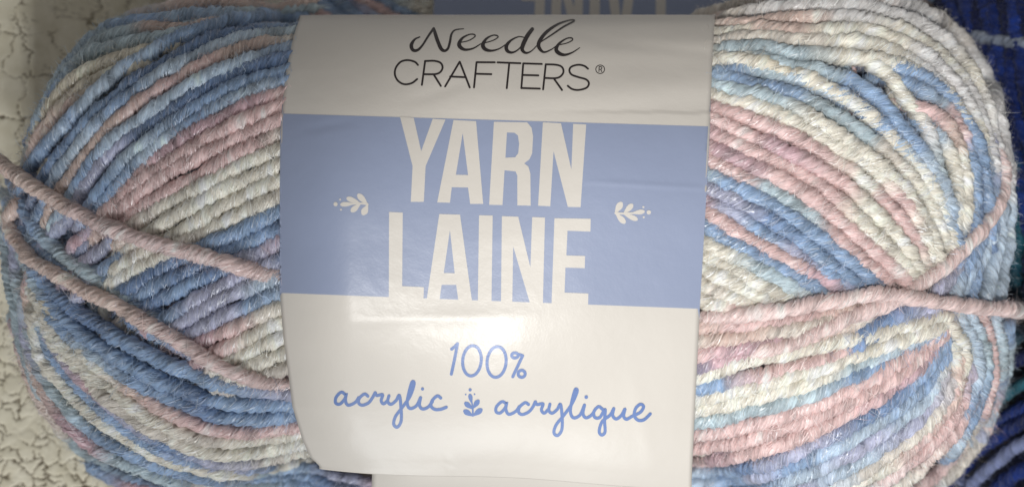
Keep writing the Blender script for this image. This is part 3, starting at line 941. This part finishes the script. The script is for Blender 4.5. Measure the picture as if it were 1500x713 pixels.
BIG = [
    [[(60, 50), (106, 53), (131, 165), (170, 56), (213, 59), (146, 215), (140, 335), (96, 335), (102, 215)]],
    [[(240, 60), (316, 64), (340, 342), (296, 342), (289, 287), (234, 286), (228, 338), (185, 337)], [(271, 104), (248, 244), (289, 245)]],
    [[(376, 66), (488, 68), (503, 86), (508, 115), (505, 172), (496, 192), (478, 206), (492, 216), (499, 240), (500, 348), (455, 347), (455, 247), (449, 233), (412, 229), (405, 346), (360, 345)],
     [(420, 102), (445, 103), (457, 112), (461, 140), (458, 172), (448, 185), (415, 187)]],
    [[(541, 68), (602, 71), (637, 226), (643, 73), (687, 75), (668, 353), (625, 352), (577, 165), (566, 350), (525, 348)]],
    [[(23, 369), (69, 371), (67, 618), (140, 622), (139, 662), (22, 657)]],
    [[(192, 376), (262, 378), (302, 667), (256, 665), (249, 614), (200, 614), (193, 663), (150, 661)], [(228, 430), (207, 574), (244, 575)]],
    [[(326, 380), (372, 381), (368, 669), (322, 668)]],
    [[(403, 383), (458, 385), (499, 556), (505, 386), (548, 388), (541, 677), (497, 674), (441, 485), (438, 672), (400, 670)]],
    [[(580, 390), (702, 392), (701, 435), (624, 432), (620, 515), (683, 517), (682, 558), (617, 556), (614, 640), (694, 643), (693, 685), (570, 680)]],
]
for L_ in BIG:
    block_letter(L_, 'letter', M_PAPER, 0.00007, (560, 150), 2.3)


def strokes(name, lines, org, f, mat, w=None, base=0.00005):
    """print drawn with a pen: each line is (x, y[, w]) in the crop's pixels"""
    pts, faces, offs = [], [], []
    for li, ln in enumerate(lines):
        arr = np.array([(p[0], p[1], p[2] if len(p) > 2 else w) for p in ln], float)
        arr[:, 0] = org[0] + arr[:, 0] / f; arr[:, 1] = org[1] + arr[:, 1] / f; arr[:, 2] /= f
        if len(arr) > 1:
            q = catmull(arr, 1.2) if len(arr) > 2 else np.linspace(arr[0], arr[1], max(3, int(np.linalg.norm(arr[1, :2] - arr[0, :2]) / 2)))
            t = np.gradient(q[:, :2], axis=0); t /= np.linalg.norm(t, axis=1)[:, None] + 1e-9
            nrm = np.stack([-t[:, 1], t[:, 0]], 1)
            hw = q[:, 2:3] / 2
            # rounded ends
            a0, a1 = q[0, :2] - t[0] * hw[0] * .7, q[-1, :2] + t[-1] * hw[-1] * .7
            Lp = np.vstack([a0 + nrm[0] * hw[0] * .45, q[:, :2] + nrm * hw, a1 + nrm[-1] * hw[-1] * .45])
            Rp = np.vstack([a0 - nrm[0] * hw[0] * .45, q[:, :2] - nrm * hw, a1 - nrm[-1] * hw[-1] * .45])
            k = len(pts); n = len(Lp)
            for i in range(n):
                pts += [Lp[i], Rp[i]]
                offs += [base + li * 0.000006 + i / n * 0.000005] * 2
            faces += [(k + 2 * i, k + 2 * i + 1, k + 2 * i + 3, k + 2 * i + 2) for i in range(n - 1)]
        else:                                                            # a dot
            k = len(pts)
            cx, cy, r = arr[0, 0], arr[0, 1], arr[0, 2]
            pts += [(cx + r * math.cos(a), cy + r * math.sin(a)) for a in np.linspace(0, 2 * math.pi, 12, endpoint=False)]
            offs += [base + li * 0.000006] * 12
            faces.append(tuple(range(k, k + 12)))
    return print_part(name, faces, pts, offs, mat)


def arc(cx, cy, rx, ry, a0=0, a1=360, n=24, w=None, tilt=0):
    out = []
    for a in np.linspace(math.radians(a0), math.radians(a1), n):
        x, y = rx * math.cos(a), ry * math.sin(a)
        out.append((cx + x - tilt * y, cy + y) if w is None else (cx + x - tilt * y, cy + y, w))
    return out


O1, F1 = (570, 20), 4.545
strokes('script_word', [
    [(205, 157, 8), (170, 175, 14), (148, 212, 24), (158, 244, 22), (188, 246, 18), (222, 213, 14), (262, 150, 14), (298, 100, 18)],
    [(298, 100, 14), (306, 132, 22), (322, 182, 24), (346, 236, 24), (370, 250, 18), (392, 234, 16), (405, 190, 16), (415, 140, 14), (440, 112, 10), (498, 103, 5)],
    [(470, 196, 7), (530, 182, 7), (572, 155, 8), (563, 141, 9), (530, 143, 9), (487, 167, 16), (466, 203, 26), (476, 228, 25), (508, 243, 17), (560, 234, 11), (612, 203, 7)],
    [(622, 202, 7), (690, 182, 7), (725, 160, 8), (714, 148, 9), (685, 149, 9), (646, 172, 16), (624, 212, 26), (640, 240, 24), (680, 250, 15), (732, 237, 9), (780, 206, 7)],
    [(902, 162, 7), (862, 157, 8), (812, 181, 14), (781, 218, 24), (787, 251, 22), (820, 262, 14), (862, 240, 9), (905, 185, 8)],
    [(955, 104, 24), (920, 152, 28), (891, 212, 28), (887, 246, 23), (912, 265, 15), (950, 250, 8), (1000, 198, 6)],
    [(1000, 198, 7), (1080, 146, 10), (1160, 92, 12), (1232, 52, 11), (1202, 47, 9), (1120, 76, 15), (1042, 132, 22), (997, 197, 25), (1002, 236, 22), (1032, 260, 13), (1080, 242, 8), (1118, 214, 6)],
    [(1118, 214, 7), (1182, 200, 7), (1220, 180, 8), (1214, 166, 9), (1180, 170, 9), (1132, 203, 16), (1112, 242, 25), (1132, 268, 25), (1170, 278, 17), (1220, 262, 10), (1270, 230, 5)],
], O1, F1, M_INK)
CAPS = [
    [[(193, 345), (170, 323), (120, 312), (75, 325), (44, 365), (39, 410), (60, 450), (100, 472), (150, 465), (188, 437)]],
    [[(240, 316), (218, 478)], [(240, 318), (300, 317), (342, 330), (356, 360), (342, 390), (308, 405), (230, 406)], [(295, 405), (345, 485)]],
    [[(372, 488), (470, 322)], [(470, 322), (537, 495)], [(405, 421), (505, 426)]],
    [[(582, 325), (565, 495)], [(582, 326), (705, 327)], [(575, 403), (682, 406)]],
    [[(720, 327), (876, 333)], [(800, 330), (783, 500)]],
    [[(893, 332), (880, 500)], [(893, 334), (1018, 338)], [(885, 411), (995, 414)], [(880, 498), (1005, 502)]],
    [[(1043, 338), (1025, 508)], [(1043, 340), (1110, 343), (1148, 356), (1161, 386), (1146, 416), (1110, 432), (1035, 431)], [(1095, 432), (1152, 512)]],
    [[(1325, 370), (1300, 351), (1260, 343), (1215, 355), (1200, 380), (1215, 408), (1260, 425), (1310, 440), (1330, 465), (1315, 495), (1265, 510), (1220, 505), (1188, 482)]],
]
for L_ in CAPS:
    strokes('letter', L_, O1, F1, M_INK, 13)
strokes('registered_mark', [arc(1405, 373, 29, 28), [(1397, 389), (1398, 356)], [(1398, 356), (1413, 357), (1416, 365), (1411, 373), (1398, 373)], [(1408, 373), (1416, 390)]], O1, F1, M_INK, 5.5)

O2, F2 = (470, 480), 2.941
W2 = 13.5
for L_ in ([[(562, 92), (577, 80), (590, 66)], [(589, 66), (577, 130), (562, 200)]],
           [arc(651, 141, 40, 65, -90, 275, tilt=.06)],
           [arc(757, 146, 41, 66, -90, 275, tilt=.06)],
           [arc(836, 118, 14, 11), [(846, 112), (868, 118)], [(870, 118), (826, 211)], arc(865, 197, 15, 15)]):
    strokes('digit', L_, O2, F2, M_INKBLUE, W2)
strokes('script_word', [
    [(108, 288), (88, 276), (66, 298), (64, 322), (82, 327), (103, 305), (110, 282), (106, 312), (118, 332), (148, 320), (164, 298)],
    [(204, 294), (188, 284), (166, 302), (163, 322), (178, 332), (205, 322), (222, 300), (234, 277)],
    [(234, 277), (241, 290), (266, 287), (260, 312), (270, 326), (288, 312)],
    [(294, 290), (288, 316), (302, 328), (324, 312), (338, 290), (345, 340), (346, 398), (330, 426), (314, 414), (322, 380), (352, 340), (385, 292), (402, 240), (393, 232), (380, 276), (372, 322), (384, 346), (412, 334), (430, 298)],
    [(430, 298), (425, 332), (438, 348), (462, 340), (482, 315)],
    [(518, 302), (502, 292), (480, 312), (475, 336), (492, 350), (518, 349), (542, 340)],
    [(438, 262, 7)],
], O2, F2, M_INKBLUE, W2)
dx, dy = 0, 0
strokes('script_word', [
    [(800, 326), (780, 317), (757, 338), (755, 360), (773, 365), (794, 343), (801, 320), (797, 350), (810, 371), (840, 358), (856, 336)],
    [(896, 330), (880, 321), (856, 340), (852, 362), (868, 372), (896, 360), (914, 338), (924, 316)],
    [(924, 316), (931, 329), (957, 326), (950, 352), (962, 366), (980, 350)],
    [(987, 326), (982, 354), (996, 366), (1018, 350), (1032, 328), (1039, 380), (1038, 436), (1020, 462), (1004, 450), (1014, 416), (1046, 376), (1080, 328), (1104, 274), (1096, 264), (1082, 312), (1075, 360), (1088, 386), (1116, 374), (1136, 330)],
    [(1136, 330), (1129, 368), (1142, 386), (1166, 374), (1182, 350)],
    [(1214, 350), (1196, 338), (1176, 360), (1180, 384), (1202, 384), (1224, 350), (1222, 400), (1224, 446), (1210, 460), (1199, 444), (1212, 402), (1246, 374), (1262, 345)],
    [(1262, 345), (1257, 376), (1272, 391), (1294, 376), (1310, 348), (1304, 378), (1316, 392), (1340, 380)],
    [(1340, 380), (1376, 362), (1390, 338), (1376, 328), (1356, 346), (1350, 376), (1366, 396), (1392, 394), (1420, 368)],
    [(1143, 297, 8)],
], O2, F2, M_INKBLUE, W2)


def leaf(a, b, w):
    a, b = np.array(a, float), np.array(b, float)
    return [(*(a * (1 - t) + b * t), w * k) for t, k in ((0, .2), (.25, .55), (.55, .95), (.8, 1.0), (.96, .72))]


strokes('leaf_sprig', [leaf((655, 378), (618, 356), 24), leaf((655, 378), (692, 350), 24), leaf((654, 348), (622, 322), 22), leaf((655, 346), (679, 312), 22), leaf((650, 325), (642, 286), 18),
                       [(655, 378, 8), (654, 345, 7), (647, 300, 6)], [(643, 266, 7)], [(624, 286, 3.5)], [(662, 285, 3.5)]], O2, F2, M_INKBLUE)
strokes('leaf_sprig', [leaf((700, 305), (560, 155), 85), leaf((700, 310), (632, 440), 100), leaf((600, 290), (395, 205), 75), leaf((590, 290), (462, 400), 82), leaf((500, 290), (300, 302), 68),
                       [(480, 290, 30), (620, 287, 30), (700, 300, 34)], [(222, 297, 32)], [(290, 228, 15)], [(302, 378, 15)]], (470, 270), 10.19, M_PAPER, base=0.00007)
strokes('leaf_sprig', [leaf((215, 430), (305, 280), 95), leaf((220, 430), (355, 570), 85), leaf((340, 440), (468, 305), 80), leaf((340, 440), (540, 525), 75), leaf((460, 432), (645, 405), 68),
                       [(215, 430, 34), (340, 436, 30), (480, 430, 28)], [(716, 418, 33)], [(635, 340, 16)], [(640, 490, 16)]], (880, 270), 10.19, M_PAPER, base=0.00007)


# ------------------------------------------------------------------ the second ball, turned round, lower in the crate
def copy_tree(o, parent=None):
    c = o.copy()
    COL.objects.link(c)
    if parent:
        c.parent = parent
    for ch in list(o.children):
        copy_tree(ch, c)
    return c


ball2 = copy_tree(ball)
ball2.rotation_euler = (0, 0, math.pi)
ball2.location = (0.0172, 0.0635, -0.098 - 0.040)
ball2['label'] = 'shaded yarn ball lying upside down beneath, only its dark blue label band showing'

# ------------------------------------------------------------------ navy ball beside
navy = bpy.data.objects.new('yarn_ball', None)
COL.objects.link(navy)
NB = Body((0.186, 0.0, -0.076), 0.072, 0.090, lambda x: 0.125 + 0 * np.asarray(x, float), p=2.3, q=2.4)
navy.location = (0.186, 0, -0.166)
NOFF = -Vector(navy.location)
navy['label'] = 'navy and teal yarn ball with pale grey strands beside the pastel ball'
navy['category'] = 'yarn'
core(NB, navy, PAL['k'], M_NAVY, NOFF)
NAVY = [
    ([(1380, 46), (1420, 54), (1460, 60), (1500, 64), (1550, 70)], 'gggg', .6, 1.0),
    ([(1400, 740), (1430, 704), (1465, 672), (1505, 644), (1550, 618)], 'lllll', .6, 1.05),
    ([(1370, 650), (1392, 684), (1420, 716), (1440, 745)], 'bllb', .4, 1.0),
    ([(1405, 640), (1436, 608), (1470, 580), (1510, 556), (1550, 538)], 'tttt', .4, 1.0),
    ([(1395, 690), (1430, 650), (1470, 616), (1510, 592), (1550, 570)], 'nbbb', .2, 1.2),
    ([(1385, 715), (1420, 672), (1465, 636), (1510, 612), (1550, 596)], 'bbbn', .3, 1.2),
    ([(1440, 745), (1470, 706), (1505, 684), (1550, 664)], 'nbbn', .2, 1.2),
    ([(1450, 520), (1480, 500), (1510, 480), (1550, 465)], 'ttkt', .2, 1.1),
    ([(1440, 560), (1475, 535), (1510, 518), (1550, 500)], 'kknk', .2, 1.1),
    ([(1470, 470), (1490, 440), (1515, 420), (1550, 405)], 'ktkk', .2, 1.1),
]
for k in range(13):
    x0 = 1396 + k * 15
    w_ = rng.uniform(-9, 9, 6)
    NAVY.append(([(x0 - 22 + w_[0], -20), (x0 - 6 + w_[1], 60), (x0 + 8 + w_[2], 150), (x0 + 26 + w_[3], 250), (x0 + 34 + w_[4], 350), (x0 + 38 + w_[5], 440)], rng.choice(['nbnbn', 'bnbbn', 'knbnk', 'nbbtk']), rng.uniform(-.2, .4), 1.3))
for sp in NAVY:
    lay(NB, sp, navy, 'strand', mat=M_NAVY, fib=1.2, dive=False, off=NOFF)
windings(NB, navy, 34, 'nbnkntbk', M_NAVY, NOFF, 0.5, 1.2 * R0, fib=.1, R=R0 * 1.25)
